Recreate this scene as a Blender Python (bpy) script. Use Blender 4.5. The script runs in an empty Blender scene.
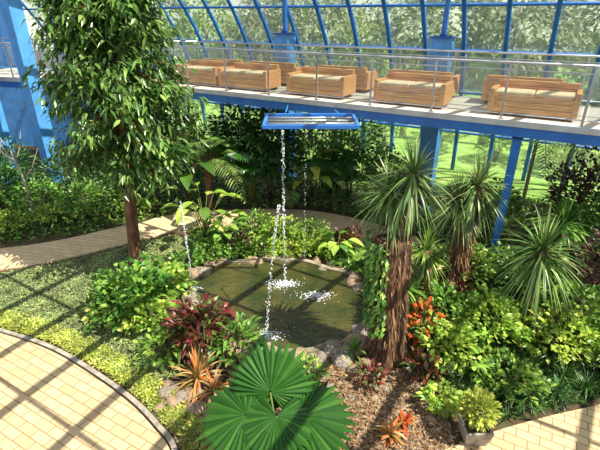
import bpy, math, numpy as np
from mathutils import Vector, Matrix
rng=np.random.default_rng(11)
scene=bpy.context.scene
COL=scene.collection
# ---------------------------------------------------------------- helpers
def link(o):
    COL.objects.link(o); return o
def top(o,label,cat,group=None,kind=None):
    o["label"]=label; o["category"]=cat
    if group: o["group"]=group
    if kind: o["kind"]=kind
    return o
def root(name,loc,label,cat,group=None,rot=0):
    e=bpy.data.objects.new(name,None); e.empty_display_size=.2
    e.location=loc; e.rotation_euler=(0,0,rot); link(e)
    return top(e,label,cat,group)
class MB:
    def __init__(s): s.v=[];s.f=[]
    def add(s,v,f):
        o=len(s.v); s.v+= [tuple(p) for p in v]; s.f+=[tuple(i+o for i in q) for q in f]
        return s
    def box(s,c,size,rot=0,M=None):
        x,y,z=[a/2 for a in size]
        vs=[Vector((a*x,b*y,d*z)) for a in(-1,1) for b in(-1,1) for d in(-1,1)]
        R=Matrix.Rotation(rot,3,'Z') if M is None else M
        vs=[R@p+Vector(c) for p in vs]
        return s.add(vs,[(0,1,3,2),(4,6,7,5),(0,4,5,1),(2,3,7,6),(0,2,6,4),(1,5,7,3)])
    def tube(s,pts,rad,n=8):
        pts=[Vector(p) for p in pts]; 
        if not hasattr(rad,'__len__'): rad=[rad]*len(pts)
        vs=[];m=len(pts)
        t0=(pts[1]-pts[0]).normalized()
        ref=Vector((1,0,0)) if abs(t0.x)<.8 else Vector((0,1,0))
        for i,p in enumerate(pts):
            t=(pts[min(i+1,m-1)]-pts[max(i-1,0)]).normalized()
            a=t.cross(ref).normalized(); b=t.cross(a)
            for k in range(n):
                an=2*math.pi*k/n
                vs.append(p+(a*math.cos(an)+b*math.sin(an))*rad[i])
        fs=[(i*n+k,i*n+(k+1)%n,(i+1)*n+(k+1)%n,(i+1)*n+k) for i in range(m-1) for k in range(n)]
        fs.append(tuple(range(n))[::-1]); fs.append(tuple((m-1)*n+k for k in range(n)))
        return s.add(vs,fs)
    def obj(s,name,mat,parent=None,smooth=False,bevel=0):
        me=bpy.data.meshes.new(name); me.from_pydata(s.v,[],s.f); me.update()
        me.materials.append(mat)
        if smooth:
            me.polygons.foreach_set('use_smooth',[True]*len(me.polygons))
        o=bpy.data.objects.new(name,me); link(o)
        if parent: o.parent=parent
        if bevel:
            b=o.modifiers.new('bevel','BEVEL'); b.width=bevel; b.segments=2
        return o
def nz(a): return a/np.maximum(np.linalg.norm(a,axis=-1,keepdims=True),1e-9)
PROF={
 'ovate':lambda s:np.sin(np.pi*s**.8)+.03,
 'lance':lambda s:np.sin(np.pi*np.clip(s,0,1)**.6)*.95+.04,
 'strap':lambda s:np.minimum(1,.55+s*2.5)*(1-s**2.5)+.02,
 'blade':lambda s:(1-s)**.7+.03,
}
class Leaves:
    def __init__(s): s.b=[];s.d=[];s.u=[];s.L=[];s.W=[];s.dr=[]
    def add(s,b,d,L,W,up=None,droop=.2):
        b=np.atleast_2d(np.array(b,float)); M=len(b)
        d=nz(np.broadcast_to(np.array(d,float),(M,3)))
        if up is None: up=np.array([0,0,1.])+rng.normal(0,.35,(M,3))
        s.b.append(b);s.d.append(d);s.u.append(np.broadcast_to(np.array(up,float),(M,3)))
        for l,x in((s.L,L),(s.W,W),(s.dr,droop)): l.append(np.broadcast_to(np.array(x,float),(M,)))
    def obj(s,name,mat,parent=None,N=3,prof='ovate',fold=.25):
        b=np.concatenate(s.b);d=np.concatenate(s.d);u=np.concatenate(s.u)
        L=np.concatenate(s.L)[:,None];W=np.concatenate(s.W)[:,None];dr=np.concatenate(s.dr)[:,None]
        M=len(b); side=np.cross(d,u)+1e-6; side=nz(side); nr=np.cross(side,d)
        V=np.zeros((M,N+1,3,3)); al=np.zeros((M,N+1,3))
        for i in range(N+1):
            t=i/N; w=PROF[prof](np.array(t))
            c=b+d*L*t; c=c.copy(); c[:,2]-= (dr*L*t*t)[:,0]
            V[:,i,0]=c-side*W/2*w+nr*fold*W/2*w
            V[:,i,1]=c
            V[:,i,2]=c+side*W/2*w+nr*fold*W/2*w
            al[:,i,:]=t
        nv=(N+1)*3; F=[]
        for i in range(N):
            a=i*3; F+=[[a,a+1,a+4,a+3],[a+1,a+2,a+5,a+4]]
        F=np.array(F); F=(F[None]+ (np.arange(M)*nv)[:,None,None]).reshape(-1,4)
        me=bpy.data.meshes.new(name); V=V.reshape(-1,3)
        me.vertices.add(len(V)); me.vertices.foreach_set('co',V.ravel())
        me.loops.add(F.size); me.loops.foreach_set('vertex_index',F.ravel().astype(np.int32))
        me.polygons.add(len(F)); me.polygons.foreach_set('loop_start',np.arange(0,F.size,4,dtype=np.int32))
        me.polygons.foreach_set('loop_total',np.full(len(F),4,dtype=np.int32))
        me.update(calc_edges=True)
        me.polygons.foreach_set('use_smooth',np.ones(len(F),bool))
        a=me.attributes.new('rnd','FLOAT','POINT'); a.data.foreach_set('value',np.repeat(rng.random(M),nv))
        a=me.attributes.new('along','FLOAT','POINT'); a.data.foreach_set('value',al.ravel())
        me.materials.append(mat)
        o=bpy.data.objects.new(name,me); link(o)
        if parent: o.parent=parent
        return o
# ---------------------------------------------------------------- materials
def newmat(name):
    m=bpy.data.materials.new(name); m.use_nodes=True
    nt=m.node_tree; return m,nt,nt.nodes['Principled BSDF'],nt.nodes['Material Output']
def hexc(r,g,b):
    f=lambda c:((c/255)/12.92 if c/255<.04045 else ((c/255+.055)/1.055)**2.4)
    return (f(r),f(g),f(b),1)
def ramp(nt,cols):
    r=nt.nodes.new('ShaderNodeValToRGB'); e=r.color_ramp.elements
    while len(e)>1: e.remove(e[-1])
    e[0].position=0;e[0].color=cols[0]
    for i,c in enumerate(cols[1:],1):
        x=e.new(i/(len(cols)-1)); x.color=c
    return r
def leafmat(name,cols,trans=.3,rough=.38,vary=True):
    m,nt,p,out=newmat(name)
    at=nt.nodes.new('ShaderNodeAttribute'); at.attribute_name='rnd'
    r=ramp(nt,[hexc(*c) for c in cols]); nt.links.new(at.outputs['Fac'],r.inputs[0])
    colout=r.outputs[0]
    if vary:
        # every plant gets its own slight hue and value, with soft patches across it
        oi=nt.nodes.new('ShaderNodeObjectInfo'); hs=nt.nodes.new('ShaderNodeHueSaturation')
        a=nt.nodes.new('ShaderNodeMapRange'); a.inputs[3].default_value=.474; a.inputs[4].default_value=.508
        nt.links.new(oi.outputs['Random'],a.inputs[0]); nt.links.new(a.outputs[0],hs.inputs['Hue'])
        geo=nt.nodes.new('ShaderNodeNewGeometry'); n=nt.nodes.new('ShaderNodeTexNoise'); n.inputs['Scale'].default_value=2.2; n.inputs['Detail'].default_value=3
        nt.links.new(geo.outputs['Position'],n.inputs[0])
        b=nt.nodes.new('ShaderNodeMapRange'); b.inputs[1].default_value=.3;b.inputs[2].default_value=.7;b.inputs[3].default_value=.55; b.inputs[4].default_value=1.5
        nt.links.new(n.outputs[0],b.inputs[0]); nt.links.new(b.outputs[0],hs.inputs['Value'])
        hs.inputs['Saturation'].default_value=.96
        nt.links.new(colout,hs.inputs['Color']); colout=hs.outputs[0]
    nt.links.new(colout,p.inputs['Base Color']); p.inputs['Roughness'].default_value=rough
    t=nt.nodes.new('ShaderNodeBsdfTranslucent'); ms=nt.nodes.new('ShaderNodeMixShader')
    nt.links.new(colout,t.inputs[0]); ms.inputs[0].default_value=trans
    nt.links.new(p.outputs[0],ms.inputs[1]); nt.links.new(t.outputs[0],ms.inputs[2]); nt.links.new(ms.outputs[0],out.inputs[0])
    return m
def noisemat(name,cols,scale=4,rough=.8,bump=.2,detail=6,stretch=(1,1,1),metal=0):
    m,nt,p,out=newmat(name)
    tc=nt.nodes.new('ShaderNodeTexCoord'); mp=nt.nodes.new('ShaderNodeMapping'); mp.inputs['Scale'].default_value=stretch
    n=nt.nodes.new('ShaderNodeTexNoise'); n.inputs['Scale'].default_value=scale; n.inputs['Detail'].default_value=detail
    nt.links.new(tc.outputs['Object'],mp.inputs[0]); nt.links.new(mp.outputs[0],n.inputs[0])
    st=nt.nodes.new('ShaderNodeMapRange'); st.inputs[1].default_value=.3; st.inputs[2].default_value=.7
    nt.links.new(n.outputs[0],st.inputs[0])
    r=ramp(nt,[hexc(*c) for c in cols]); nt.links.new(st.outputs[0],r.inputs[0]); nt.links.new(r.outputs[0],p.inputs['Base Color'])
    p.inputs['Roughness'].default_value=rough; p.inputs['Metallic'].default_value=metal
    if bump:
        b=nt.nodes.new('ShaderNodeBump'); b.inputs['Strength'].default_value=bump; b.inputs['Distance'].default_value=.05
        nt.links.new(n.outputs[0],b.inputs['Height']); nt.links.new(b.outputs[0],p.inputs['Normal'])
    return m
def pavermat(name,c1,c2,cm,rot=0.,bw=.2,bh=.1,scale=1,mort=.012,dirt=.6):
    m,nt,p,out=newmat(name)
    tc=nt.nodes.new('ShaderNodeTexCoord'); mp=nt.nodes.new('ShaderNodeMapping'); mp.inputs['Rotation'].default_value=(0,0,rot)
    b=nt.nodes.new('ShaderNodeTexBrick'); b.inputs['Scale'].default_value=scale
    b.inputs['Brick Width'].default_value=bw; b.inputs['Row Height'].default_value=bh; b.inputs['Mortar Size'].default_value=mort
    b.inputs['Color1'].default_value=hexc(*c1); b.inputs['Color2'].default_value=hexc(*c2); b.inputs['Mortar'].default_value=hexc(*cm)
    n=nt.nodes.new('ShaderNodeTexNoise'); n.inputs['Scale'].default_value=2.5; n.inputs['Detail'].default_value=6
    mx=nt.nodes.new('ShaderNodeMix'); mx.data_type='RGBA'; mx.blend_type='MULTIPLY'; mx.inputs[0].default_value=dirt
    r=ramp(nt,[(.6,.56,.52,1),(1,1,1,1)])
    nt.links.new(tc.outputs['Object'],mp.inputs[0]); nt.links.new(mp.outputs[0],b.inputs[0]); nt.links.new(tc.outputs['Object'],n.inputs[0])
    nt.links.new(n.outputs[0],r.inputs[0]); nt.links.new(b.outputs[0],mx.inputs[6]); nt.links.new(r.outputs[0],mx.inputs[7])
    nt.links.new(mx.outputs[2],p.inputs['Base Color']); p.inputs['Roughness'].default_value=.85
    return m
def pebblemat(name,cols,scale=30):
    m,nt,p,out=newmat(name)
    tc=nt.nodes.new('ShaderNodeTexCoord'); v=nt.nodes.new('ShaderNodeTexVoronoi'); v.inputs['Scale'].default_value=scale
    nt.links.new(tc.outputs['Object'],v.inputs[0])
    sp=nt.nodes.new('ShaderNodeSeparateColor'); nt.links.new(v.outputs['Color'],sp.inputs[0])
    r=ramp(nt,[hexc(*c) for c in cols]); nt.links.new(sp.outputs[0],r.inputs[0]); nt.links.new(r.outputs[0],p.inputs['Base Color'])
    b=nt.nodes.new('ShaderNodeBump'); b.invert=True; b.inputs['Distance'].default_value=.03; nt.links.new(v.outputs['Distance'],b.inputs['Height']); nt.links.new(b.outputs[0],p.inputs['Normal'])
    p.inputs['Roughness'].default_value=.8
    return m
def plain(name,c,rough=.5,metal=0):
    return noisemat(name,[tuple(int(x*.86) for x in c),c],3,rough,0,3,metal=metal)
def glassmat(name,tint,gl,haze):
    m,nt,p,out=newmat(name); nt.nodes.remove(p)
    t=nt.nodes.new('ShaderNodeBsdfTransparent'); t.inputs[0].default_value=(*tint,1)
    g=nt.nodes.new('ShaderNodeBsdfGlossy'); g.inputs['Roughness'].default_value=.05
    d=nt.nodes.new('ShaderNodeBsdfDiffuse'); d.inputs[0].default_value=(.8,.82,.82,1)
    a=nt.nodes.new('ShaderNodeMixShader'); b=nt.nodes.new('ShaderNodeMixShader'); a.inputs[0].default_value=gl; b.inputs[0].default_value=haze
    nt.links.new(t.outputs[0],a.inputs[1]);nt.links.new(g.outputs[0],a.inputs[2]);nt.links.new(a.outputs[0],b.inputs[1]);nt.links.new(d.outputs[0],b.inputs[2]);nt.links.new(b.outputs[0],out.inputs[0])
    return m
BLUE=plain('blue_paint',(48,120,205),.4); BLUEL=plain('light_blue_paint',(84,160,228),.5); BLUED=plain('deep_blue_paint',(34,96,185),.4)
STEEL=plain('brushed_steel',(205,208,212),.3,.7)
GLASS=glassmat('railing_glass',(.92,.97,.97),.06,.05)
ROOFG=glassmat('dome_glazing',(.82,.87,.88),.04,.27)
WOOD=noisemat('bench_timber',[(180,116,62),(212,150,88),(226,176,118)],3,.6,.1,6,(1,12,12))
WOOD2=noisemat('bench_timber_dark',[(90,56,34),(120,78,46)],3,.6,.1,6,(1,12,12))
CUSH=noisemat('beige_cushion_cloth',[(206,176,132),(226,200,160)],6,.9,.1)
BARK=noisemat('tree_bark',[(66,42,28),(116,80,56),(150,112,84)],9,.95,1,8,(1,1,.25))
BARKR=noisemat('shaggy_bark',[(34,24,16),(80,56,38),(132,100,72)],12,.95,1,8,(1,1,.15))
FIBRE=leafmat('dry_leaf_fibre',[(64,42,26),(110,78,50),(150,116,80),(84,58,38)],.1,.9,vary=False)
BARKL=noisemat('pale_palm_bark',[(120,110,90),(160,150,126)],6,.9,.4)
STEM=noisemat('green_stem',[(60,80,30),(100,110,50)],8,.7,.1)
TWIG=noisemat('woody_stem',[(60,42,28),(104,80,56)],8,.8,.2)
STONE=noisemat('grey_stone',[(74,68,60),(124,114,100),(172,162,148)],6,.85,.4)
STONE2=noisemat('tan_stone',[(90,70,54),(140,118,94),(180,158,132)],6,.85,.4)
CONC=noisemat('worn_concrete',[(110,104,92),(165,158,144)],8,.85,.2)
RIM=noisemat('mossy_rim',[(70,68,48),(120,112,90),(164,156,134)],5,.9,.5)
SOIL=noisemat('garden_soil',[(44,36,24),(80,62,42),(70,74,40)],3,.95,.5,8)
GRAVEL=pebblemat('gravel_bed',[(80,64,48),(124,102,78),(160,138,110),(98,80,58),(66,52,38)],30)
G_dark=leafmat('leaf_dark_green',[(28,60,22),(46,92,34),(82,132,50)],.25)
G_tree=leafmat('leaf_tree_green',[(34,76,28),(64,118,44),(122,166,78),(46,94,36)],.3,.28)
G_mid=leafmat('leaf_mid_green',[(46,94,30),(90,140,46),(144,180,66)],.32)
G_lite=leafmat('leaf_bright_green',[(88,136,40),(142,182,58),(192,210,90)],.38)
G_lime=leafmat('leaf_lime',[(116,142,46),(166,180,68),(202,204,100)],.35)
G_mat=leafmat('leaf_grey_green',[(84,110,66),(126,146,90),(168,178,118),(98,126,72),(156,168,84)],.25,.6)
G_pal=leafmat('leaf_palm_green',[(52,100,40),(88,134,60),(146,172,94)],.3,.35)
G_yuc=leafmat('leaf_variegated_green',[(62,106,46),(98,136,66),(162,176,110)],.3,.35)
G_var=leafmat('leaf_variegated_yellow',[(60,116,36),(110,150,50),(218,210,110)],.3)
R_cro=leafmat('leaf_dark_red',[(114,36,32),(66,50,28),(140,58,40),(84,104,42),(66,96,38)],.25)
R_or=leafmat('leaf_orange',[(190,108,54),(214,154,96),(130,126,60),(226,186,136)],.3,vary=False)
R_fire=leafmat('leaf_scarlet',[(190,56,28),(216,100,48),(110,124,44)],.3,vary=False)
P_dark=leafmat('leaf_purple_green',[(74,54,48),(104,60,58),(74,108,50)],.25)
LITTER=leafmat('fallen_leaf',[(110,78,48),(150,114,74),(88,64,42),(180,150,106)],.1,.8,vary=False)
# ---------------------------------------------------------------- axes of the hall
D=np.array([-.86,.5103]); Nn=np.array([.5103,.86]); ANG=math.atan2(D[1],D[0])
def SN(s,n,z=0): p=D*s+Nn*n; return (p[0],p[1],z)
# ---------------------------------------------------------------- polygons
def catmull(P,k=8,closed=False):
    P=[np.array(p,float) for p in P]; n=len(P); out=[]
    rngi=range(n) if closed else range(n-1)
    for i in rngi:
        if closed: a,b,c,d=P[i-1],P[i],P[(i+1)%n],P[(i+2)%n]
        else: a,b,c,d=P[max(i-1,0)],P[i],P[i+1],P[min(i+2,n-1)]
        for j in range(k):
            t=j/k
            out.append(.5*((2*b)+(-a+c)*t+(2*a-5*b+4*c-d)*t*t+(-a+3*b-3*c+d)*t**3))
    if not closed: out.append(P[-1])
    return np.array(out)
def slab(name,poly,z0,z1,mat):
    m=MB(); n=len(poly)
    v=[(p[0],p[1],z1) for p in poly]+[(p[0],p[1],z0) for p in poly]
    f=[tuple(range(n))]+[(i,i+n,(i+1)%n+n,(i+1)%n) for i in range(n)]
    m.add(v,f); return m.obj(name,mat)
def ribbon(name,cl,w,z0,z1,mat):
    cl=np.array(cl); t=np.gradient(cl,axis=0); t/=np.linalg.norm(t,axis=1)[:,None]; nn=np.stack([-t[:,1],t[:,0]],1)
    w=np.broadcast_to(w,(len(cl),))[:,None]
    A=cl+nn*w/2;B=cl-nn*w/2; n=len(cl); m=MB()
    v=[(*a,z1) for a in A]+[(*b,z1) for b in B]+[(*a,z0) for a in A]+[(*b,z0) for b in B]
    f=[]
    for i in range(n-1):
        f+=[(i,i+1,n+i+1,n+i),(i,2*n+i,2*n+i+1,i+1),(n+i,n+i+1,3*n+i+1,3*n+i)]
    m.add(v,f); return m.obj(name,mat)
def inpoly(pts,poly):
    x,y=pts[:,0],pts[:,1]; c=np.zeros(len(pts),bool); n=len(poly)
    for i in range(n):
        x1,y1=poly[i];x2,y2=poly[i-1]
        if y1==y2: continue
        k=((y1>y)!=(y2>y))&(x<(x2-x1)*(y-y1)/(y2-y1)+x1); c^=k
    return c
def sample(poly,M):
    poly=np.array(poly); lo=poly.min(0);hi=poly.max(0); out=[]
    tot=0
    while tot<M:
        p=lo+rng.random((M,2))*(hi-lo); p=p[inpoly(p,poly)]; out.append(p); tot+=len(p)
    return np.concatenate(out)[:M]
# ---------------------------------------------------------------- ground
g=MB(); g.add([(-60,-30,0),(60,-30,0),(60,160,0),(-60,160,0)],[(0,1,2,3)])
o=g.obj('floor',SOIL); top(o,"dark garden soil under the planting beds","ground",kind="structure")
LAWN=noisemat('lawn_grass',[(110,150,64),(146,182,84),(178,200,110)],2,.9,.3,8)
lw=slab('lawn',[SN(-30,15.0)[:2],SN(50,15.0)[:2],SN(50,60)[:2],SN(-30,60)[:2]],0,.012,LAWN)
top(lw,"bright green mown lawn outside the glass wall","lawn",kind="stuff")
PAVE=pavermat('path_pavers',(208,184,142),(192,166,124),(146,122,88),.5,.3,.15,1,.009,.55)
PAVE2=pavermat('path_pavers_back',(212,192,152),(198,174,132),(158,136,104),.2,.3,.15,1,.008,.5)
edge=catmull([(-10,7.5),(-7,7.0),(-5.6,6.55),(-4.43,6.08),(-3.38,5.45),(-2.6,4.9),(-2.1,4.45),(-1.75,4.05),(-1.45,3.2),(-1.3,2)],6)
pf=slab('paved_path',list(edge)+[(-1.3,0),(-10,0)],0,.04,PAVE)
top(pf,"sandy beige paved path with a curved edge beside the lime groundcover","path",group="paved paths")
kb=ribbon('path_kerb',edge+np.array([.04,.05]),.07,0,.06,CONC); top(kb,"thin worn concrete kerb along the curved path","kerb")
upc=catmull([(-12,8.4),(-9,9.0),(-7.3,9.35),(-6.1,9.8),(-4.85,10.6),(-3.45,11.5),(-2,11.75),(-.6,11.8),(.5,11.6),(1.7,10.95),(2.7,10.0),(3.4,8.9)],6)
pu=ribbon('paved_path',upc,1.15,0,.04,PAVE2); top(pu,"sunlit beige paved path curving behind the pond beds","path",group="paved paths")
lr=catmull([(.9,2.9),(1.8,3.4),(2.8,3.8),(3.8,4.1),(5,4.4),(7,5)],6)
pr=ribbon('paved_path',lr,1.15,0,.04,PAVE); top(pr,"beige paved path beside the potted shrub","path",group="paved paths")
gr=slab('gravel_bed',catmull([(-.3,5.7),(.9,6.0),(1.9,5.6),(2.2,4.8),(1.9,3.7),(.5,3.4),(-.6,3.6),(-.6,4.7)],5,True),0,.02,GRAVEL)
top(gr,"brown gravel and mulch bed between pond and path","gravel",kind="stuff")
gr=slab('gravel_bed',catmull([(-2.3,5.0),(-1.5,5.3),(-1.0,4.6),(-.9,3.4),(-1.35,3.0),(-1.55,3.9),(-1.9,4.5)],5,True),0,.02,GRAVEL)
top(gr,"pebble strip beside the curved kerb","gravel",kind="stuff")
L=Leaves()
p=sample([(-.6,6),(2,6),(2.4,4),(-1.4,3.2),(-1.8,5)],2600); M=len(p)
L.add(np.c_[p,np.full(M,.03)+rng.random(M)*.02],np.c_[rng.normal(0,1,(M,2)),rng.normal(0,.15,M)],.07,.035,droop=0)
o=L.obj('leaf_litter',LITTER,N=2); top(o,"brown dry fallen leaves scattered over the gravel","leaf litter",kind="stuff")
# ---------------------------------------------------------------- pond
pond=catmull([(-2.5,7.95),(-2.31,8.65),(-1.45,9.15),(0,9.15),(1.05,8.5),(1.45,7.5),(1.15,6.55),(.35,6.05),(-.53,6.05),(-1.2,6.5),(-1.88,7.05)],8,True)
ph=np.linspace(0,2*np.pi,len(pond),endpoint=False); pcc=pond.mean(0)
pond=pcc+(pond-pcc)*(1+.025*np.sin(9*ph)+.02*np.sin(14*ph+1))[:,None]
WM,nt,pp,out=newmat('pond_water')
pp.inputs['Roughness'].default_value=.03; pp.inputs['IOR'].default_value=1.5
tc=nt.nodes.new('ShaderNodeTexCoord'); nn=nt.nodes.new('ShaderNodeTexNoise'); nn.inputs['Scale'].default_value=1.6; nn.inputs['Detail'].default_value=5
rr=ramp(nt,[hexc(34,42,20),hexc(78,74,38),hexc(42,54,26),hexc(62,72,34)]); nt.links.new(tc.outputs['Object'],nn.inputs[0]); nt.links.new(nn.outputs[0],rr.inputs[0]); nt.links.new(rr.outputs[0],pp.inputs['Base Color'])
n2=nt.nodes.new('ShaderNodeTexNoise'); n2.inputs['Scale'].default_value=7; n2.inputs['Detail'].default_value=3
bb=nt.nodes.new('ShaderNodeBump'); bb.inputs['Strength'].default_value=.8; bb.inputs['Distance'].default_value=.07
nt.links.new(tc.outputs['Object'],n2.inputs[0]); nt.links.new(n2.outputs[0],bb.inputs['Height']); nt.links.new(bb.outputs[0],pp.inputs['Normal'])
wt=slab('pond_water',list(pond),0,.07,WM); 
pr_=root('garden_pond',(0,0,0),"irregular garden pond with dark olive water and mossy rim","pond")
wt.parent=pr_
cl=np.vstack([pond,pond[:1]]); rim=ribbon('pond_rim',cl,.11,0,.12,RIM); rim.parent=pr_
# stones
def stone_mesh(seed,mat):
    import bmesh
    r=np.random.default_rng(seed); bm=bmesh.new(); bmesh.ops.create_icosphere(bm,subdivisions=2,radius=1)
    k=r.normal(0,1,(4,3)); 
    for v in bm.verts:
        d=1+.12*sum(math.sin(2*v.co.dot(Vector(q))+i) for i,q in enumerate(k))
        v.co=Vector((v.co.x*d*1.2,v.co.y*d*.95,v.co.z*d*.65))
    me=bpy.data.meshes.new('rock'); bm.to_mesh(me); bm.free(); me.materials.append(mat)
    me.polygons.foreach_set('use_smooth',[True]*len(me.polygons)); return me
SM=[stone_mesh(i,STONE if i%2 else STONE2) for i in range(6)]
def stone(x,y,sz,z=0,label="rounded grey-tan stone edging the planting bed",group="edging stones"):
    i=int(rng.integers(6)); o=bpy.data.objects.new('edging_stone',SM[i]); link(o)
    o.location=(x,y,z+sz*.3); o.scale=(sz,sz,sz*rng.uniform(.8,1.2)); o.rotation_euler=(0,0,rng.random()*6.3)
    top(o,label,"stone",group)
pc=pond.mean(0)
for i in range(0,len(pond),2):
    q=pond[i]; d=(q-pc)/np.linalg.norm(q-pc); q2=q+d*rng.uniform(-.02,.22)
    stone(q2[0],q2[1],rng.uniform(.09,.2),label="rough stone set around the pond rim",group="pond rim stones")
for x,y,s_ in[(.75,5.85,.2),(1.05,6.1,.17),(.35,5.75,.16),(-.9,5.95,.17),(.95,5.6,.13),(-.2,5.7,.14),(1.15,5.75,.12)]:
    stone(x,y,s_,label="large grey rock in front of the pond",group="large rocks before the pond")
for i in range(26):
    t=rng.random(); a=np.array([-2.15,5.1])*(1-t)+np.array([-.9,4.6])*t
    stone(a[0]+rng.normal(0,.1),a[1]+rng.normal(0,.14),rng.uniform(.05,.11))
for i in range(22):
    stone(rng.uniform(.1,1.4),rng.uniform(5.0,5.7),rng.uniform(.03,.08))
for i in range(14):
    stone(rng.uniform(1.9,2.3),rng.uniform(4.6,5.3),rng.uniform(.04,.08))
# ---------------------------------------------------------------- ground covers
def cover(name,label,poly,M,Lf,W,mat,h=.1,prof='ovate',up=.6,N=2):
    p=sample(poly,M); M=len(p); lump=.5+.5*np.sin(p[:,0]*3.1+np.sin(p[:,1]*2.3)*1.5)*np.cos(p[:,1]*2.7)
    L=Leaves(); d=np.c_[rng.normal(0,1,(M,2)),np.abs(rng.normal(up,.4,M))]
    L.add(np.c_[p,rng.random(M)*h*(.4+.6*lump)],d,Lf*rng.uniform(.7,1.3,M),W,droop=.2)
    o=L.obj(name,mat,N=N,prof=prof); top(o,label,"groundcover",kind="stuff"); return o
matpoly=[(-9,8.2),(-7,8.65),(-5.8,9.1),(-4.6,9.85),(-3.5,10.6),(-2.7,10.6),(-2.6,9.2),(-2.9,8.2),(-2.9,7.2),(-2.3,6.4),(-2.0,5.6),(-2.4,5.2),(-3.3,5.75),(-4.4,6.4),(-5.6,6.9),(-7,7.3),(-9,7.7)]
cover('groundcover_mat',"low grey-green succulent groundcover around the tree",matpoly,46000,.055,.032,G_mat,.06)
ea=edge[6:50]
strip=[tuple(q+np.array([.12,.12])) for q in ea]+[tuple(q+np.array([.33,.46])) for q in ea[::-1]]
cover('groundcover_strip',"lime yellow-green groundcover along the kerb",strip,9000,.07,.03,G_lime,.08)
cover('groundcover_mat',"mixed green groundcover in the bed behind the pond",[(-3,11),(-1.5,11.1),(0,11.1),(1.2,10.5),(2.2,9.6),(2.6,8.4),(1.7,7.2),(1.5,8.6),(.2,9.5),(-1.5,9.5),(-2.7,8.9)],9000,.11,.05,G_mid,.12)
cover('groundcover_mat',"green groundcover below the walkway shrubs",[(-10,9.6),(-9,9.8),(-6,10.6),(-4.5,11.5),(-3,12.4),(0,12.5),(1.5,12),(3,11),(4.2,9),(8,7.5),(10,12),(0,17),(-8,15.6),(-10,16)],15000,.16,.06,G_mid,.15)
cover('groundcover_mat',"dark green grassy groundcover along the path",[(2.4,4.85),(3.0,4.6),(3.8,4.8),(5,5.1),(7,5.7),(8,8),(6,8.5),(3.5,8.5),(2.2,7.4),(2.0,5.9)],17000,.2,.022,G_dark,.1,'blade',.9)
# ---------------------------------------------------------------- plant builders
def stems(par,r,h,k,mat,rad=.012):
    m=MB()
    for i in range(k):
        a=rng.random()*6.28; q=rng.uniform(.2,.7)*r; 
        m.tube([(0.03*math.cos(a),0.03*math.sin(a),-.02),(q*.4*math.cos(a),q*.4*math.sin(a),h*.4),(q*math.cos(a),q*math.sin(a),h*rng.uniform(.6,.9))],[rad*1.5,rad,rad*.6],5)
    return m.obj('stem',mat,par,True)
def shrub(name,label,x,y,r,h,M,Lf,W,mat,prof='ovate',droop=.3,lift=.3,z0=0,ry=None,group=None,N=3,cz=.52,cat="shrub",z=0):
    e=root(name,(x,y,z),label,cat,group); ry=ry or r
    stems(e,r,h,7,TWIG)
    v=nz(rng.normal(0,1,(M,3))); v[:,2]=np.where(v[:,2]<-.3,-v[:,2]*.6,v[:,2]); v=nz(v)
    ph=rng.random(4)*6
    lump=1+.22*np.sin(5*v[:,0]+ph[0])*np.cos(4*v[:,1]+ph[1])+.18*np.sin(7*v[:,2]+6*v[:,0]+ph[2])
    q=(.45+.55*rng.random(M)**.5)*lump
    P=v*q[:,None]*np.array([r,ry,h*.5])+np.array([0,0,h*cz]); P[:,2]=np.maximum(P[:,2],.04)
    d=nz(v+rng.normal(0,.5,(M,3))+np.array([0,0,lift]))
    L=Leaves(); L.add(P,d,Lf*rng.uniform(.6,1.2,M),W*rng.uniform(.7,1.2,M),droop=droop)
    L.obj('foliage',mat,e,N=N,prof=prof); return e
def crown(L,c,M,Lf,W,droop=.5,emin=-.3,emax=1.4):
    az=rng.random(M)*6.283; el=emin+(emax-emin)*rng.random(M)
    d=np.c_[np.cos(az)*np.cos(el),np.sin(az)*np.cos(el),np.sin(el)]
    b=np.array(c)+d*.04+np.c_[np.zeros((M,2)),rng.uniform(-.12,.06,M)]
    L.add(b,d,Lf*rng.uniform(.75,1.1,M),W,up=np.tile([0,0,1.],(M,1))+.01,droop=droop*np.cos(el).clip(.1))
def rosette(name,label,x,y,M,Lf,W,mat,droop=.5,emin=.1,z=0,prof='strap',cat="plant",group=None,stemh=.05):
    e=root(name,(x,y,z),label,cat,group)
    MB().tube([(0,0,-.02),(0,0,stemh+.05)],[.035,.03],8).obj('stem',STEM,e,True)
    L=Leaves(); crown(L,(0,0,stemh+.05),M,Lf,W,droop,emin); L.obj('foliage',mat,e,N=5,prof=prof,fold=.35); return e
def bigleaf(name,label,x,y,M,h,Lf,W,mat,droop=.5,cat="plant",group=None):
    e=root(name,(x,y,0),label,cat,group); m=MB(); L=Leaves()
    for i in range(M):
        a=i*2.4+rng.normal(0,.2); hh=h*rng.uniform(.5,1); rr=rng.uniform(.15,.5)*h
        tip=np.array([rr*math.cos(a),rr*math.sin(a),hh])
        m.tube([(0,0,-.02),(tip[0]*.35,tip[1]*.35,hh*.6),tuple(tip)],[.018,.013,.008],5)
        L.add(tip,[math.cos(a),math.sin(a),rng.uniform(.0,.5)],Lf*rng.uniform(.7,1.1),W*rng.uniform(.8,1.1),up=[[0,0,1.]],droop=droop)
    m.obj('stem',STEM,e,True); L.obj('foliage',mat,e,N=6,prof='ovate',fold=.25); return e
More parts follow.
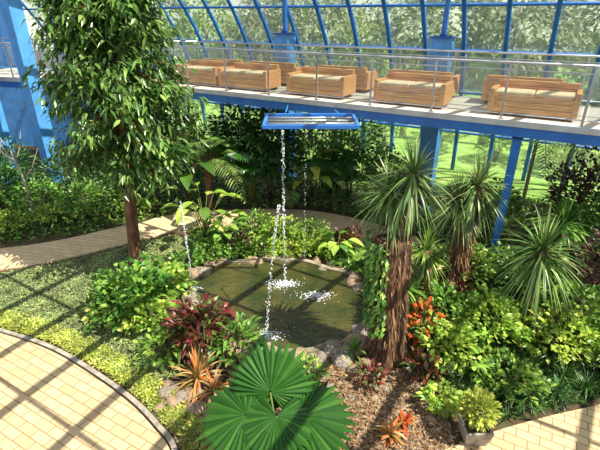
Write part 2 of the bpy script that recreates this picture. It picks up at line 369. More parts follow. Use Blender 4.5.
def fronds(L,m,c,k,Lf,leaf,elev=(.5,1.3),droop=.6,nl=26):
    for i in range(k):
        a=i*2.4+rng.normal(0,.2); el=rng.uniform(*elev); Lh=Lf*rng.uniform(.8,1.1)
        dv=np.array([math.cos(a)*math.cos(el),math.sin(a)*math.cos(el),math.sin(el)]); t=np.linspace(0,1,nl)
        P=np.array(c)+dv*Lh*t[:,None]; P[:,2]-=droop*Lh*t**2.2*math.cos(el*.6)
        m.tube([tuple(q) for q in P[::5]]+[tuple(P[-1])],list(np.linspace(.018,.004,len(P[::5])+1)),5)
        T=nz(np.gradient(P,axis=0)); S=nz(np.cross(T,[0,0,1.]))
        k0=int(nl*.18); w=leaf*np.sin(np.pi*(.15+.8*t[k0:]))
        for sg in(-1,1):
            L.add(P[k0:],S[k0:]*sg+T[k0:]*.7+np.array([0,0,.05]),w,.05,up=np.tile([0,0,1.],(nl-k0,1)),droop=.25)
def palm(name,label,x,y,trunkh,k,Lf,leaf,mat,elev=(.5,1.3),droop=.6,tr=.08,group=None,z=0,nl=26,bark=None):
    e=root(name,(x,y,z),label,"palm",group); 
    n=max(3,int(trunkh/.2)+2)
    MB().tube([(0,0,-.02+(trunkh+.1)*i/(n-1)) for i in range(n)],[tr*(1.15 if i%2 else 1) for i in range(n)],10).obj('trunk',bark or BARK,e,True)
    L=Leaves();m=MB(); fronds(L,m,(0,0,trunkh),k,Lf,leaf,elev,droop,nl); m.obj('frond_rib',STEM,e,True); L.obj('foliage',mat,e,N=3,prof='lance'); return e
# ---------------------------------------------------------------- big tree
e=root('broadleaf_tree',(-3.93,9.15,0),"tall tree with dense drooping glossy dark green leaves and brown trunk","tree")
MB().tube([(0,0,-.05),(.01,0,.2),(.03,.01,.6),(.05,.02,1),(.10,.02,1.5),(.13,.02,2),(.2,.01,2.6),(.25,0,3.2),(.32,0,4.6),(.36,0,6.6)],[.2,.15,.14,.135,.132,.125,.115,.105,.08,.02],14).obj('trunk',BARK,e,True)
m=MB();L=Leaves()
for i in range(118):
    z=rng.uniform(2.5,7.3); zz=(z-2.5)/4.8; R=(1.34*math.sin(math.pi*min(1,(zz*.72+.22))**.75))*rng.uniform(.65,1.08)+.1
    a=i*2.4+rng.normal(0,.3); tx=.3+R*math.cos(a);ty=R*math.sin(a); z0=min(z*.92+.4,6.5)
    tip=np.array([tx,ty,z-.1]); bs=np.array([.25,0,z0])
    m.tube([tuple(bs),tuple(bs*.5+tip*.5+np.array([0,0,.12])),tuple(tip)],[.035,.02,.008],5)
    M=140; t=rng.random(M)**.55; P=bs+(tip-bs)*t[:,None]+rng.normal(0,.16,(M,3))
    d=nz(np.c_[np.cos(a)*.6+rng.normal(0,.6,M),np.sin(a)*.6+rng.normal(0,.6,M),rng.normal(-.4,.35,M)])
    L.add(P,d,rng.uniform(.13,.24,M),rng.uniform(.05,.085,M),droop=.3)
m.obj('branch',BARK,e,True); L.obj('foliage',G_tree,e,N=3,prof='lance')
# ---------------------------------------------------------------- stump with dracaena
e=root('tree_stump',(1.5,5.95,0),"thick brown shaggy tree stump with creeper beside the pond","tree stump")
m=MB()
for i in range(7):
    a=i*.9; rr=.165; r0=rng.uniform(.11,.15); hh=rng.uniform(2.2,2.5)
    pts=[(rr*math.cos(a)*(1.2-.2*min(1,j/6))+rng.normal(0,.012)-.1*j/26,rr*math.sin(a)*(1.2-.2*min(1,j/6)),-.03+hh*j/26) for j in range(27)]
    m.tube(pts,[r0*(1.1 if j==0 else 1)*rng.uniform(.84,1.16) for j in range(27)],10)
m.obj('trunk',BARKR,e,True)
L=Leaves(); M=900; a=rng.random(M)*6.283; z=rng.uniform(.1,2.45,M)
L.add(np.c_[.27*np.cos(a)-.04*z,.27*np.sin(a),z],np.c_[np.cos(a)*.35,np.sin(a)*.35,-1+rng.normal(0,.3,M)],.2,.03,up=np.c_[np.cos(a),np.sin(a),np.zeros(M)],droop=0)
L.obj('fibre',FIBRE,e,N=2,prof='blade')
L=Leaves(); M=420; a=rng.uniform(2.2,4.4,M); z=rng.uniform(.7,2.4,M); 
L.add(np.c_[.34*np.cos(a)-.04*z,.34*np.sin(a),z],np.c_[np.cos(a),np.sin(a),rng.normal(0,.5,M)],.1,.07,droop=.5)
L.obj('creeper',G_mid,e,N=2)
def dracaena(x,y,z0,h,crowns,Lf,label,z_extra=0,tr=.06,mat=G_yuc,M=130,W=.045,shag=False,emin=-.9):
    e=root('dracaena',(x,y,z0),label,"dracaena","dracaenas in the pond garden"); m=MB(); L=Leaves(); Fb=Leaves()
    for (cx,cy,cz) in crowns:
        n=8; pts=[(cx*(j/(n-1))**1.5,cy*(j/(n-1))**1.5,-.05+(cz+.05)*j/(n-1)) for j in range(n)]
        m.tube(pts,[tr*rng.uniform(.85,1.15) for j in range(n)],9)
        crown(L,(cx,cy,cz),M,Lf,W,.4,emin,1.45)
        crown(L,(cx,cy,cz-.15),M//3,Lf*.9,W,.9,-.9,.1)
        if shag:
            q=260; a=rng.random(q)*6.283; t=rng.uniform(.08,1,q)
            Fb.add(np.c_[cx*t**1.5+tr*np.cos(a),cy*t**1.5+tr*np.sin(a),cz*t],np.c_[np.cos(a)*.5,np.sin(a)*.5,-1+rng.normal(0,.3,q)],.22,.03,up=np.c_[np.cos(a),np.sin(a),np.zeros(q)],droop=0)
    m.obj('trunk',BARKR if shag else BARK,e,True); L.obj('foliage',mat,e,N=5,prof='strap',fold=.3)
    if shag: Fb.obj('fibre',FIBRE,e,N=2,prof='blade')
    return e
dracaena(1.5,6.0,2.35,.8,[(.12,0,1.0),(-.14,.15,.68)],.62,"spiky green dracaena crown growing from the brown stump",W=.036)
dracaena(3.15,7.45,0,2.5,[(.05,0,2.65),(-.2,.1,2.3)],.66,"dracaena with shaggy brown trunk and spiky variegated leaves",tr=.11,shag=True,W=.036)
dracaena(2.35,6.9,0,1.9,[(-.1,0,1.6)],.45,"smaller dracaena with narrow dark leaves",tr=.09,shag=True,mat=G_mid,M=80,W=.035)
dracaena(4.05,6.45,0,1.8,[(0,0,1.85)],.88,"yucca with long narrow arching grey-green blades",tr=.07,M=170,W=.03,mat=G_pal,emin=-.7)
dracaena(5.3,8.0,0,1.8,[(0,0,1.6)],.7,"spiky dark green dracaena beneath the walkway",tr=.07,M=110,mat=G_mid)
dracaena(1.9,6.6,0,1,[(0,0,1.0)],.4,"small dracaena behind the brown stump",tr=.05,M=70,mat=G_mid)
# ---------------------------------------------------------------- fan palm
def fanleaf(name,hub,fwd,nrm,R,par,mat,K=30,span=2.6):
    f=Vector(fwd).normalized(); n=Vector(nrm); n=(n-f*n.dot(f)).normalized(); s=f.cross(n)
    hub=Vector(hub); V=[];F=[];A=[]
    def P(a,r,h): 
        return hub+ (f*math.cos(a)+s*math.sin(a))*r+n*(h-.28*r*r/R)
    for k in range(K):
        a0=-span+2*span*k/K; a1=-span+2*span*(k+1)/K; am=(a0+a1)/2
        Rk=R*(1-.2*(abs(am)/span)**2)*(1+.04*math.sin(k*5)); b=len(V)
        for r in (.03,.35,.76):
            V+= [P(a0,r*Rk,0),P(am,r*Rk,.08*r*R+.0),P(a1,r*Rk,0)]
        V+= [P(am-.01,Rk,-.02)]
        for j in(0,1): F+=[(b+3*j,b+3*j+1,b+3*j+4,b+3*j+3),(b+3*j+1,b+3*j+2,b+3*j+5,b+3*j+4)]
        F+=[(b+6,b+7,b+9),(b+7,b+8,b+9)]
        A+=[k%2*.3+.3*rng.random()]*10
    me=bpy.data.meshes.new(name); me.from_pydata([tuple(v) for v in V],[],F)
    a=me.attributes.new('rnd','FLOAT','POINT'); a.data.foreach_set('value',A); me.materials.append(mat)
    o=bpy.data.objects.new(name,me); link(o); o.parent=par; return o
FAN=leafmat('leaf_fan_palm',[(34,78,26),(54,104,36),(106,156,60)],.3,.35,vary=False)
def fanpalm(name,x,y,label,specs,group=None):
    e=root(name,(x,y,0),label,"palm",group); m=MB()
    for h,f,n,R in specs:
        fanleaf('fan_leaf',h,f,n,R,e,FAN)
        m.tube([(0,0,-.02),(h[0]*.3,h[1]*.3,h[2]*.6),h],[.03,.018,.012],6)
    m.obj('stem',STEM,e,True)
fanpalm('fan_palm',-.25,3.75,"fan palm with large round pleated glossy green leaves",
 [((-.12,.30,1.16),(-.05,.55,.8),(0,-.8,.55),.64),((-.40,.06,1.04),(-.9,-.05,-.05),(-.2,-.35,1),.66),((.28,.06,1.02),(.85,-.1,-.02),(.25,-.35,1),.68),
  ((-.03,-.0,1.08),(-.05,-1,-.25),(0,-.3,1),.55),((.1,.42,.8),(.7,.7,.1),(.1,-.3,1),.45)])
for x,y,hh in[(-1.5,12.7,2.0),(.9,12.75,1.7)]:
    sp=[]
    for i in range(9):
        a=i*2.4; h_=hh*(.65+.35*((i*37)%9)/9); sp.append(((.45*math.cos(a),.45*math.sin(a),h_),(math.cos(a),math.sin(a),.1),(-.3*math.cos(a),-.3*math.sin(a)-.3,1),.5))
    fanpalm('back_fan_palm',x,y,"fan palm with pleated leaves near the walkway",sp,"fan palms near the walkway")
# ---------------------------------------------------------------- shrubs by the pond
shrub('leafy_bush',"lush broad-leaved green bush beside the pond",-3.2,7.2,.72,.95,1000,.17,.11,G_mid,droop=.3,lift=.6)
shrub('leafy_bush',"yellow-variegated bush next to the pond bush",-3.6,6.85,.45,.6,460,.14,.08,G_var,lift=.5)
shrub('leafy_bush',"bright green low bush by the kerb side of the pond",-2.8,6.75,.45,.6,420,.15,.09,G_lite,lift=.5)
shrub('leafy_bush',"bright green bush overlapping the pond edge",-2.75,7.7,.45,.7,420,.15,.09,G_lite,lift=.5)
for x,y in[(-3.0,8.3),(-2.75,8.9),(-2.2,9.35),(-1.6,9.55),(-.9,9.6),(-.2,9.55)]:
    shrub('creeper_clump',"low ivy-like green clump along the pond rim",x,y,.42,.36,300,.1,.07,G_mid if x<-1 else G_lite,lift=.5,group="clumps along the pond rim")
shrub('croton_bush',"dark red and green croton bush at the pond edge",-1.75,6.15,.5,.85,380,.26,.075,R_cro,'lance',.4,.6)
shrub('croton_bush',"green and red croton bush at the pond edge",-1.15,5.95,.42,.6,260,.24,.075,G_mid,'lance',.4,.6)
shrub('croton_bush',"low green bush in front of the pond",-2.3,5.9,.4,.5,260,.16,.07,G_mid,'ovate',.4,.6)
rosette('cordyline',"dark red cordyline with strap leaves",-2.1,6.75,36,.6,.06,R_cro,.5)
rosette('striped_dracaena',"orange and cream striped strap-leaved plant",-1.65,5.35,60,.62,.042,R_or,.55,.0)
rosette('striped_dracaena',"small orange striped strap-leaved plant",-1.35,5.1,30,.42,.035,R_or,.6,.0)
rosette('bromeliad',"scarlet-orange bromeliad in gravel",1.28,4.32,34,.27,.05,R_or,.4,.3)
rosette('bromeliad',"small scarlet bromeliad near the path",1.5,4.5,24,.22,.045,R_fire,.4,.3)
shrub('low_shrub',"low dark green plant among the rocks",.1,5.45,.28,.3,160,.14,.05,G_mid,lift=.5)
shrub('low_shrub',"low dark red plant at the foot of the stump",1.15,5.35,.22,.3,120,.14,.05,R_cro,lift=.5)
# bed behind pond
bigleaf('philodendron',"tall philodendron with large green leaves",-2.5,10.4,16,1.4,.55,.26,G_lite)
bigleaf('philodendron',"broad-leaved philodendron behind the pond",-1.9,10.0,12,.8,.42,.2,G_mid)
bigleaf('philodendron',"broad-leaved plant beside the back path",.9,9.5,14,.6,.38,.2,G_lite)
bigleaf('philodendron',"broad-leaved plant at the pond corner",1.65,8.7,12,.6,.36,.2,G_mid)
bigleaf('banana_plant',"tall large-leaved tropical plant before the walkway",-3.4,12.6,14,2.3,.9,.36,G_mid)
bigleaf('banana_plant',"large-leaved tropical plant below the walkway",.2,12.7,12,1.8,.7,.3,G_lite)
shrub('flowering_shrub',"mid green shrub behind the pond",-1.2,10.4,.5,.7,500,.14,.06,G_mid,lift=.5)
shrub('flowering_shrub',"bright shrub behind the pond",-.5,10.2,.5,.65,500,.14,.05,G_lite,lift=.5)
shrub('flowering_shrub',"purple-green shrub behind the pond",-1.6,9.85,.35,.5,300,.14,.05,P_dark,lift=.5)
shrub('flowering_shrub',"mid green shrub behind the pond",.3,10.2,.5,.6,500,.13,.05,G_mid,lift=.5)
shrub('flowering_shrub',"low bright shrub behind the pond",.3,9.7,.45,.45,400,.12,.05,G_lite,lift=.5)
shrub('flowering_shrub',"reddish green shrub behind the pond",1.2,9.9,.35,.5,300,.14,.05,R_cro,lift=.5)
shrub('flowering_shrub',"mid green shrub at the pond side",1.9,7.9,.42,.7,400,.14,.07,G_mid,lift=.5)
shrub('flowering_shrub',"dark green shrub at the pond side",1.85,7.2,.36,.7,400,.14,.07,G_dark,lift=.5)
rosette('fern',"arching green fern behind the pond",-.0,9.8,40,.5,.05,G_lite,.5)
rosette('fern',"arching green fern near the pond",-2.2,9.9,40,.5,.05,G_mid,.5)
rosette('fern',"arching fern near the stump",.95,5.95,30,.35,.05,G_mid,.5)
rosette('fern',"small fern by the pond rim",-.6,5.75,26,.3,.04,G_mid,.5)
# back bed
shrub('tall_shrub',"dense dark green tall shrub in front of the walkway",-.95,12.95,.85,3.0,2600,.2,.08,G_dark,droop=.4,lift=0,cz=.5)
shrub('tall_shrub',"dark green tall shrub behind the palm",-2.0,13.4,.9,2.9,2400,.2,.08,G_dark,droop=.4,lift=0,cz=.5)
shrub('tall_shrub',"dark green tall shrub behind the tree",-3.7,13.5,.8,2.6,1800,.2,.08,G_dark,droop=.4,lift=0,cz=.5)
shrub('tall_shrub',"mid green tall shrub by the wall",-4.9,13.3,.8,2.3,1600,.18,.08,G_dark,droop=.4,lift=.2,cz=.5)
for x,y,r,h,mt in[(.4,13.3,.9,2.4,G_mid),(1.6,13.3,.9,2.5,G_mid),(2.5,12.2,.7,1.9,G_mid),(3.1,11.3,.7,1.3,G_mid),(.9,12.4,.4,.8,G_dark),(2.1,11.9,.4,.7,G_lite)]:
    shrub('hedge_bush',"leafy hedge bush growing below the walkway",x,y,r,h,int(900*r*h/1.2),.16,.08,mt,lift=.2,group="hedge bushes below the walkway")
palm('areca_palm',"green palm with long arching feathery fronds",-2.75,12.45,1.5,15,2.1,.45,G_pal,(.4,1.35),.75,group="feathery palms")
palm('areca_palm',"small feathery palm behind the pond bed",-.3,12.55,.5,8,1.3,.35,G_pal,(.6,1.3),.7,group="feathery palms")
for s,n,hh in[(.5,14.3,2.5),(-.4,14.4,2.6)]:
    palm('hall_palm',"feathery palm beyond the walkway",*SN(s,n)[:2],hh,14,2.0,.5,G_pal,(.1,1.3),.55,.05,group="feathery palms beyond the walkway",bark=BARKL)
# left back bed
for x,y,r,h,mt in[(-8.6,11.9,.9,1.5,G_dark),(-7.6,11.8,.8,1.1,G_mid),(-6.9,11.3,.5,.6,G_lite),(-6.3,11.9,.7,1.0,G_mid),(-5.6,11.9,.6,.7,G_mid),(-5.5,12.9,.7,1.3,G_dark),(-7.3,13.4,.9,1.6,G_dark),(-9.3,10.9,.8,.9,G_mid),(-7.9,10.8,.5,.6,G_lite),(-9.4,13.2,.9,1.9,G_dark),(-4.9,12.2,.4,.4,G_lite)]:
    shrub('garden_shrub',"leafy garden shrub beside the back path",x,y,r,h,int(1100*r*max(h,.6)),.14,.06,mt,lift=.3,group="shrubs along the back path")
rosette('spiky_plant',"dark spiky plant in the back bed",-8.7,12.3,60,1.0,.05,G_dark,.4,.0,stemh=1.1)
e=root('young_tree',(-7.45,11.2,0),"slender young tree with bare branching grey stems","tree")
m=MB(); m.tube([(0,0,-.02),(.05,0,.8),(0,0,1.6),(-.1,0,2.2)],[.04,.035,.03,.02],7)
for a,z,l in[(.3,1.4,.9),(2.8,1.7,.8),(1.5,2.0,.7),(4,1.9,.8),(2.9,2.1,.9)]:
    m.tube([(0,0,z),(.3*l*math.cos(a),.3*l*math.sin(a),z+.3*l),(.6*l*math.cos(a),.6*l*math.sin(a),z+.9*l)],[.02,.014,.006],5)
m.obj('trunk',CONC,e,True)
# right bed
for nm,lb,x,y,r,h,M,lf,w,mt,pf in[
 ('leafy_shrub',"bright green vine-like shrub beside the stump",2.5,5.75,.5,.8,650,.13,.07,G_lite,'ovate'),
 ('leafy_shrub',"fresh green broad-leaved shrub",3.35,6.25,.6,1.0,800,.14,.08,G_lite,'ovate'),
 ('leafy_shrub',"fresh green rounded shrub under the yucca",4.4,5.95,.6,.9,800,.13,.07,G_lite,'ovate'),
 ('leafy_shrub',"dense mid green shrub",5.0,6.4,.7,1.1,900,.14,.07,G_mid,'ovate'),
 ('leafy_shrub',"mid green shrub behind the dracaena",3.5,7.9,.7,1.2,900,.14,.07,G_mid,'ovate'),
 ('leafy_shrub',"dark green shrub below the walkway",4.4,7.5,.6,1.2,800,.15,.07,G_mid,'ovate'),
 ('purple_shrub',"purple-green leafy shrub at the walkway column",5.5,7.3,.7,1.6,900,.14,.07,P_dark,'ovate'),
 ('leafy_shrub',"tall dark green shrub near the walkway",6.4,8.3,.9,2.2,1400,.16,.07,G_mid,'ovate'),
 ('purple_shrub',"tall purple-tinged shrub beneath the walkway",6.6,9.3,.9,2.6,1800,.16,.07,P_dark,'ovate'),
 ('leafy_shrub',"low yellow-green shrub near the pot",2.12,4.85,.26,.36,260,.12,.06,G_lite,'ovate'),
 ('leafy_shrub',"green shrub between the stump and bed",2.6,6.55,.5,1.0,600,.14,.07,G_mid,'ovate'),
 ('leafy_shrub',"mid green shrub by the path end",2.7,8.6,.5,.7,600,.14,.07,G_mid,'ovate'),
 ('leafy_shrub',"tall green shrub between columns",4.9,10.4,.8,1.6,1200,.16,.07,G_mid,'ovate'),
 ('croton_bush',"red-leaved croton beside the stump",2.15,6.2,.22,.95,100,.2,.07,R_fire,'lance'),
 ('croton_bush',"dark red croton in front of the stump",2.0,5.35,.28,.5,140,.18,.06,R_cro,'lance'),
 ('croton_bush',"dark red croton between green shrubs",3.0,6.9,.3,.9,160,.2,.07,R_cro,'lance'),
 ('leafy_shrub',"dark green shrub beside the lower path",5.2,5.75,.6,.8,700,.13,.06,G_mid,'ovate'),
 ('leafy_shrub',"trailing green clump at the path edge",3.3,5.3,.5,.4,500,.12,.06,G_mid,'ovate')]:
    shrub(nm,lb,x,y,r,h,M,lf,w,mt,pf,lift=.4)
for x,y in[(2.75,4.9),(3.1,4.9),(3.5,4.9),(4.0,5.05),(4.5,5.15),(5,5.3),(3.8,5.5),(4.3,5.4),(2.9,5.4)]:
    rosette('grass_clump',"dark green strap-leaved grass clump edging the path",x,y,70,.35,.02,G_dark,.6,.2,prof='blade',group="grass clumps edging the path")
# potted shrub
e=root('potted_shrub',(2.42,4.3,.04),"small yellow-green shrub in a square concrete pot","potted plant")
m=MB(); 
b0,b1,h=.14,.19,.28
v=[(-b0,-b0,0),(b0,-b0,0),(b0,b0,0),(-b0,b0,0),(-b1,-b1,h),(b1,-b1,h),(b1,b1,h),(-b1,b1,h)]
i1=.155; v+=[(-i1,-i1,h),(i1,-i1,h),(i1,i1,h),(-i1,i1,h),(-i1,-i1,h-.05),(i1,-i1,h-.05),(i1,i1,h-.05),(-i1,i1,h-.05)]
f=[(3,2,1,0)]+[(i,(i+1)%4,4+(i+1)%4,4+i) for i in range(4)]+[(4+i,4+(i+1)%4,8+(i+1)%4,8+i) for i in range(4)]+[(8+i,8+(i+1)%4,12+(i+1)%4,12+i) for i in range(4)]
m.add(v,f); m.obj('pot',CONC,e); MB().add([v[12],v[13],v[14],v[15]],[(0,1,2,3)]).obj('soil',SOIL,e)
M=650; vv=nz(rng.normal(0,1,(M,3))); L=Leaves(); L.add(vv*np.array([.23,.23,.22])*(.4+.6*rng.random((M,1)))+np.array([0,0,.58]),vv+np.array([0,0,.6]),.09,.045)
L.obj('foliage',G_lime,e,N=2)
mm=MB()
for a in range(5): mm.tube([(0,0,.2),(.1*math.cos(a*1.3),.1*math.sin(a*1.3),.5)],[.012,.006],5)
mm.obj('stem',TWIG,e,True)
# ---------------------------------------------------------------- walkway
Fp=[np.array(SN(-6,9.71)[:2]),np.array(SN(11,9.71)[:2]),np.array([-12.2,16.08])]
WDT=2.6
def offs(pl,w):
    out=[]
    for i,p in enumerate(pl):
        ds=[]
        if i>0: ds.append((pl[i]-pl[i-1])/np.linalg.norm(pl[i]-pl[i-1]))
        if i<len(pl)-1: ds.append((pl[i+1]-pl[i])/np.linalg.norm(pl[i+1]-pl[i]))
        ns=[np.array([d[1],-d[0]]) for d in ds]
        k=sum(ns); k/=np.linalg.norm(k); out.append(p+k*w/k.dot(ns[0]))
    return out
Bp=offs(Fp,WDT)
DECK=pavermat('deck_boards',(214,206,190),(198,188,170),(130,120,108),-ANG,3,.14,1,.006,.4)
e=root('elevated_walkway',(0,0,0),"elevated walkway with pale board deck and blue steel beams","walkway")
d_=slab('deck',[*Fp,*Bp[::-1]],3.4,3.5,DECK); d_.parent=e
def beam(pl,off,w,z0,z1,mat,name,par):
    q=offs(pl,off); o=ribbon(name,q,w,z0,z1,mat); o.parent=par; return o
WHT=plain('white_edge_trim',(205,208,205),.5)
beam(Fp,-.03,.05,3.40,3.52,WHT,'edge_trim',e)
beam(Fp,.02,.10,3.20,3.40,BLUE,'fascia_beam',e); beam(Fp,WDT-.02,.10,3.18,3.4,BLUED,'fascia_beam',e); beam(Fp,WDT/2,.12,3.2,3.4,BLUED,'centre_beam',e)
m=MB()
for i in range(14): m.box(SN(-5+i*1.2,9.71+WDT/2,3.3),(WDT-.1,.08,.16),math.atan2(Nn[1],Nn[0]))
m.obj('cross_beam',BLUED,e)
def railing(pl,label,skip=0):
    e=root('glass_railing',(0,0,0),label,"railing","walkway railings")
    top_=MB();gl=MB()
    for a,b in zip(pl[:-1],pl[1:]):
        Ln=np.linalg.norm(b-a); k=max(1,round(Ln/1.45)); an=math.atan2(b[1]-a[1],b[0]-a[0])
        for z,r in((4.58,.026),(4.45,.012),(3.62,.012)): top_.tube([(*a,z),(*b,z)],r,8)
        for i in range(k+1):
            p=a+(b-a)*i/k
            q=MB(); q.box((p[0],p[1],4.02),(.05,.03,1.08),an); q.box((p[0],p[1],3.505),(.12,.1,.03),an)
            q.obj('railing_post',STEEL,e,bevel=.004)
            if i<k:
                c=(a+(b-a)*(i+.5)/k); gl=MB().box((c[0],c[1],4.03),(Ln/k-.12,.012,.8),an); gl.obj('glass_panel',GLASS,e)
    top_.obj('rail',STEEL,e,True)
railing(offs(Fp,.08),"stainless steel and glass railing on the pond side of the walkway")
railing(offs(Fp,WDT-.08),"stainless steel and glass railing on the outer side of the walkway")
# columns
def column(x,y,z0,z1,w,label,mat=BLUE,group=None):
    e=root('steel_column',(x,y,z0),label,"column",group,rot=ANG)
    MB().box((0,0,(z1-z0)/2),(w,w,z1-z0)).obj('shaft',mat,e,bevel=.01)
    MB().box((0,0,.03),(w*1.4,w*1.4,.06)).obj('base_plate',BLUED,e)
    MB().box((0,0,z1-z0-.02),(w*1.2,w*1.2,.04)).obj('cap_plate',BLUED,e)
for s in(.7,10.2): 
    column(*SN(s,9.85)[:2],0,3.16,.17,"slim blue steel column carrying the walkway",group="slim walkway columns")
for s in(-1.7,3.15,8.05): column(*SN(s,12.65)[:2],0,4.9,.5,"thick square light blue pillar behind the walkway",BLUEL,"thick blue pillars")
for s in(3.15,8.05): column(*SN(s,12.65)[:2],4.9,9.6,.12,"slender blue post above the pillar",BLUE,"slender posts")
column(-8.65,14.75,0,9,.42,"light blue column in front of the walkway end",BLUEL)
column(-10.3,14.9,0,9,.5,"light blue wall column at the walkway end",BLUEL)
w=MB().box((-11.5,19.6,1.7),(6.5,.2,3.4),-.27).obj('wall_left',BLUEL); top(w,"light blue painted wall under the walkway","wall",kind="structure")
w=MB().box((-15.2,21.5,4),(7,.2,8),-.27).obj('wall_back',BLUEL); top(w,"light blue painted wall behind the walkway end","wall",kind="structure")
# ---------------------------------------------------------------- benches
RB=math.atan2(-D[1],-D[0])
def bench_parts():
    P=[]
    m=MB()
    for i in range(3): m.box((0,0,.13+.12*i),(1.5,.7,.11))
    m.box((0,0,.24),(1.46,.66,.32)); P.append(('base_box',m,WOOD,.008))
    for x in(-.37,.37): P.append(('cushion',MB().box((x,-.06,.45),(.72,.54,.09)),CUSH,.03))
    m=MB()
    for i in range(2): m.box((0,.34,.48+.12*i),(1.54,.1,.11))
    P.append(('backrest',m,WOOD,.008))
    for x in(-.78,.78): P.append(('armrest',MB().box((x,0,.31),(.1,.74,.46)),WOOD,.01))
    for x in(-.68,.68):
        for y in(-.28,.28): P.append(('leg',MB().box((x,y,.04),(.1,.1,.08)),WOOD2,.004))
    return P
proto=[]
LB="boxy light timber sofa bench with beige cushions on the walkway"
B0=root('wooden_bench',SN(.6,10.5,3.5),LB,"bench","benches on the walkway",rot=RB)
for nm,m,mt,bv in bench_parts():
    proto.append(m.obj(nm,mt,B0,bevel=bv))
for s,n,r in[(3.16,10.5,0),(5.6,10.5,0),(7.9,10.5,0),(9.7,10.55,0),(.95,11.75,math.pi),(3.3,11.75,math.pi),(5.5,11.75,math.pi),(7.7,11.75,math.pi),(9.6,11.75,math.pi)]:
    b=B0.copy(); b.location=SN(s,n,3.5); b.rotation_euler=(0,0,RB+r); link(b)
    for c in proto:
        k=c.copy(); k.parent=b; link(k)
# ---------------------------------------------------------------- dome frame
nc,a_,b_=4.5,12.5,10.5
K=44
def arcpt(th): return (nc+a_*math.cos(th), b_*math.sin(th))
m=MB(); pts=[]
for i in range(K+1):
    th=math.pi*i/K; n,z=arcpt(th); pts.append((0,n,z))
m.tube(pts,.075,6)
rib0=m.obj('dome_rib',BLUE,smooth=True)
M0=Matrix(((D[0],Nn[0],0,0),(D[1],Nn[1],0,0),(0,0,1,0),(0,0,0,1)))
def place(o,s): o.matrix_world=Matrix.Translation((*(D*s),0))@M0
for i in range(32):
    o=rib0 if i==0 else rib0.copy()
    if i: link(o)
    place(o,-13+i*1.25); top(o,"curved blue steel rib of the glass hall","steel rib","curved dome ribs")
pm=MB().tube([(-14,0,0),(27,0,0)],.045,6); pu0=pm.obj('dome_purlin',BLUE,smooth=True)
first=True
for i in range(2,K-1,2):
    th=math.pi*i/K; n,z=arcpt(th)
    o=pu0 if first else pu0.copy()
    if not first: link(o)
    first=False
    o.matrix_world=Matrix.Translation((*(Nn*n),z))@M0
    top(o,"straight blue steel purlin of the glass hall","steel purlin","dome purlins")
m=MB();v=[];f=[]
th=[math.radians(t) for t in np.linspace(0,62,20)]
for t in th:
    n=nc+(a_+.1)*math.cos(t); z=(b_+.1)*math.sin(t)
    v+=[SN(-13,n,z),SN(26,n,z)]
for i in range(len(th)-1): f.append((2*i,2*i+1,2*i+3,2*i+2))
o=m.add(v,f).obj('window_1',ROOFG); top(o,"large curved glazed wall of the hall","window",kind="structure")
# ---------------------------------------------------------------- water frame
FR=root('water_curtain_frame',(.2,8.35,3.6),"blue rectangular overhead frame that drips water into the pond","water frame")
m=MB()
for y in(-.5,.5): m.box((0,y,0),(1.75,.06,.07))
for x in(-.85,.85): m.box((x,0,0),(.06,.94,.07))
m.obj('frame',BLUE,FR,bevel=.005)
m=MB()
for y in(-.25,0,.25): m.tube([(-.82,y,0),(.82,y,0)],.022,8)
m.obj('water_pipe',STEEL,FR,True)
m=MB()
for x in(-.5,.6): m.tube([(x,.5,0),(x,11.85-8.35-(x*.6)-.35,-.28)],.018,8)
m.obj('support_arm',BLUE,FR,True)
WAT,nt,pp,out=newmat('falling_water'); pp.inputs['Base Color'].default_value=(.92,.96,1,1); pp.inputs['Roughness'].default_value=.15; pp.inputs['Transmission Weight'].default_value=.35; pp.inputs['IOR'].default_value=1.33
def water(name,label,path,n,spread,sz,cat="water"):
    m=MB(); path=catmull(path,10); L_=len(path)-1
    for i in range(n):
        t=rng.random()*L_; k=min(int(t),L_-1); p=path[k]+(path[k+1]-path[k])*(t-k)
        p=p+rng.normal(0,spread,3)*np.array([1,1,.3]); r=sz*rng.uniform(.5,1.3); l=r*rng.uniform(1.3,3.5)
        v=[(p[0],p[1],p[2]+l),(p[0]+r,p[1],p[2]),(p[0],p[1]+r,p[2]),(p[0]-r,p[1],p[2]),(p[0],p[1]-r,p[2]),(p[0],p[1],p[2]-l*.6)]
        m.add(v,[(0,1,2),(0,2,3),(0,3,4),(0,4,1),(5,2,1),(5,3,2),(5,4,3),(5,1,4)])
    o=m.obj(name,WAT,smooth=True); top(o,label,cat,kind="stuff")
water('water_stream',"thin white stream falling from the blue frame",[(-.33,8.2,3.56),(-.33,8.2,2.4),(-.33,8.2,1.2),(-.33,8.15,.08)],380,.016,.01)
water('water_stream',"second thin stream falling from the blue frame",[(.1,8.2,3.56),(.1,8.2,2.4),(.1,8.2,1.2),(.1,8.15,.08)],100,.012,.006)
water('water_jet',"slanting white water jet landing in the pond",[(-.38,7.35,2.3),(-.45,7.1,1.8),(-.55,6.75,1.0),(-.62,6.45,.08)],300,.017,.009)
water('water_jet',"slender vertical fountain jet at the pond edge",[(-2.3,8.0,.07),(-2.32,8.0,.8),(-2.34,8.0,1.5),(-2.35,8.0,2.1)],340,.009,.009)
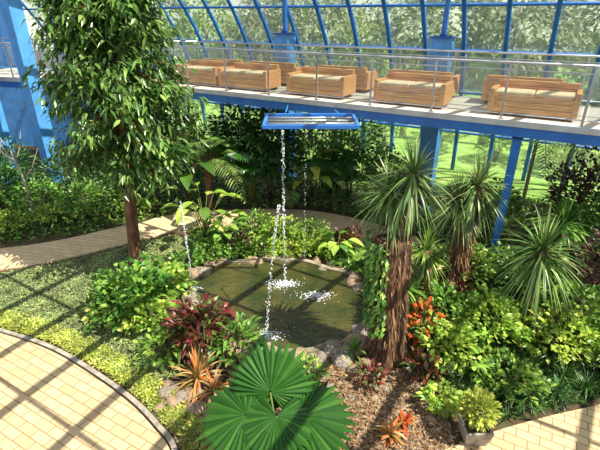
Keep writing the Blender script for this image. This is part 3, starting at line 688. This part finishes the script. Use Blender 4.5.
def splash(x,y,r,n):
    m=MB()
    for i in range(n):
        a=rng.random()*6.28; q=r*abs(rng.normal(0,.45)); px,py=x+q*1.6*math.cos(a),y+q*.8*math.sin(a); pz=.075+abs(rng.normal(0,.04))*(1-min(1,q/r)); s=rng.uniform(.005,.012)
        m.add([(px,py,pz+s),(px+s*1.5,py,pz),(px,py+s*1.5,pz),(px-s*1.5,py,pz),(px,py-s*1.5,pz)],[(0,1,2),(0,2,3),(0,3,4),(0,4,1)])
    o=m.obj('water_splash',WAT,smooth=True); top(o,"white foamy splash on the pond surface","water splash",kind="stuff")
splash(-.33,8.15,.28,420); splash(.35,7.7,.3,340); splash(-.62,6.4,.26,340); splash(-2.25,7.95,.12,140)
# ---------------------------------------------------------------- outside trees
def outtree(h,r,M,mat,seed):
    e=root('outdoor_tree',(0,0,0),"leafy green tree outside the glass wall","tree","trees outside the glass wall")
    t=MB().tube([(0,0,-.05),(0,0,h*.6)],[.2,.1],8).obj('trunk',BARKL,e,True)
    v=nz(rng.normal(0,1,(M,3))); lump=1+.3*np.sin(4*v[:,0]+seed)*np.cos(5*v[:,1])+.2*np.sin(6*v[:,2]+seed)
    P=v*(.6+.4*rng.random((M,1)))*lump[:,None]*np.array([r,r,h*.42])+np.array([0,0,h*.55])
    L=Leaves(); L.add(P,v+rng.normal(0,.5,(M,3)),.45,.24,droop=.3); f=L.obj('foliage',mat,e,N=2); return e,[t,f]
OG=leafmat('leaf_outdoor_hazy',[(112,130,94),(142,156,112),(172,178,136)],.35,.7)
OG2=leafmat('leaf_outdoor_bright',[(116,148,78),(152,176,96),(184,198,126)],.4,.7)
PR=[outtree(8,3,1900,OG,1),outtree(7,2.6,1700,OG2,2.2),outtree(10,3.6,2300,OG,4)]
used=[0,0,0]
for j in range(26):
    k=j%3; e,ch=PR[k]
    s=-20+ (j%13)*4.6+rng.normal(0,.6); n=27+(j//13)*12+rng.uniform(0,3)
    if used[k]: 
        b=e.copy(); link(b)
        for c in ch: q=c.copy(); q.parent=b; link(q)
    else: b=e; used[k]=1
    b.location=SN(s,n); b.rotation_euler=(0,0,rng.random()*6.28); sc=rng.uniform(.75,1.1); b.scale=(sc,sc,sc)
for s in(-6.5,-3.5,-1,3,6.5,12):
    palm('outdoor_palm',"feathery palm outside the glass wall",*SN(s,19.5+rng.random()*2)[:2],2.2+rng.random(),10,2.4,.5,G_pal,(.3,1.2),.6,.14,"palms outside the glass wall",bark=BARKL)
for i in range(14):
    shrub('outdoor_shrub',"clipped shrub on the lawn outside",*SN(-10+i*2.4,18.4+rng.random()*1.5)[:2],.8,1.0+rng.random()*.6,500,.2,.1,G_mid if i%2 else OG2,lift=.3,group="shrubs outside the glass wall",N=2)
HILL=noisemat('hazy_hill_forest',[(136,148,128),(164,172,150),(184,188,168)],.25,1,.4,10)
m=MB();v=[];f=[];W_=60
for i in range(W_+1):
    x=-160+320*i/W_
    for j in range(5):
        y=80+j*18; z=[-.1,12,20,26,24][j]*(1+.2*math.sin(i*.4+j)); v.append((x,y,z))
for i in range(W_):
    for j in range(4): f.append((i*5+j,(i+1)*5+j,(i+1)*5+j+1,i*5+j+1))
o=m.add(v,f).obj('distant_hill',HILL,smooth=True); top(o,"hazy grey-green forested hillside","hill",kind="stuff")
# ---------------------------------------------------------------- light & camera
w=bpy.data.worlds.new('sky'); scene.world=w; w.use_nodes=True; nt=w.node_tree; bg=nt.nodes['Background']
bg.inputs[0].default_value=(.86,.91,1,1); bg.inputs[1].default_value=1.05
sd=bpy.data.lights.new('sun','SUN'); sd.energy=9.5; sd.angle=math.radians(.25); sd.color=(1,.93,.80)
so=bpy.data.objects.new('sun',sd); link(so)
dv=Vector((.62,-.30,1.05)); so.rotation_euler=dv.to_track_quat('Z','Y').to_euler(); so.location=(10,-5,15)
cd=bpy.data.cameras.new('camera'); cd.lens=26.4; cd.sensor_width=36; cd.clip_end=500
co=bpy.data.objects.new('camera',cd); link(co); co.location=(0,0,5.4); co.rotation_euler=(math.radians(90-25.5),0,0)
scene.camera=co
scene.view_settings.view_transform='Standard'; scene.view_settings.look='None'
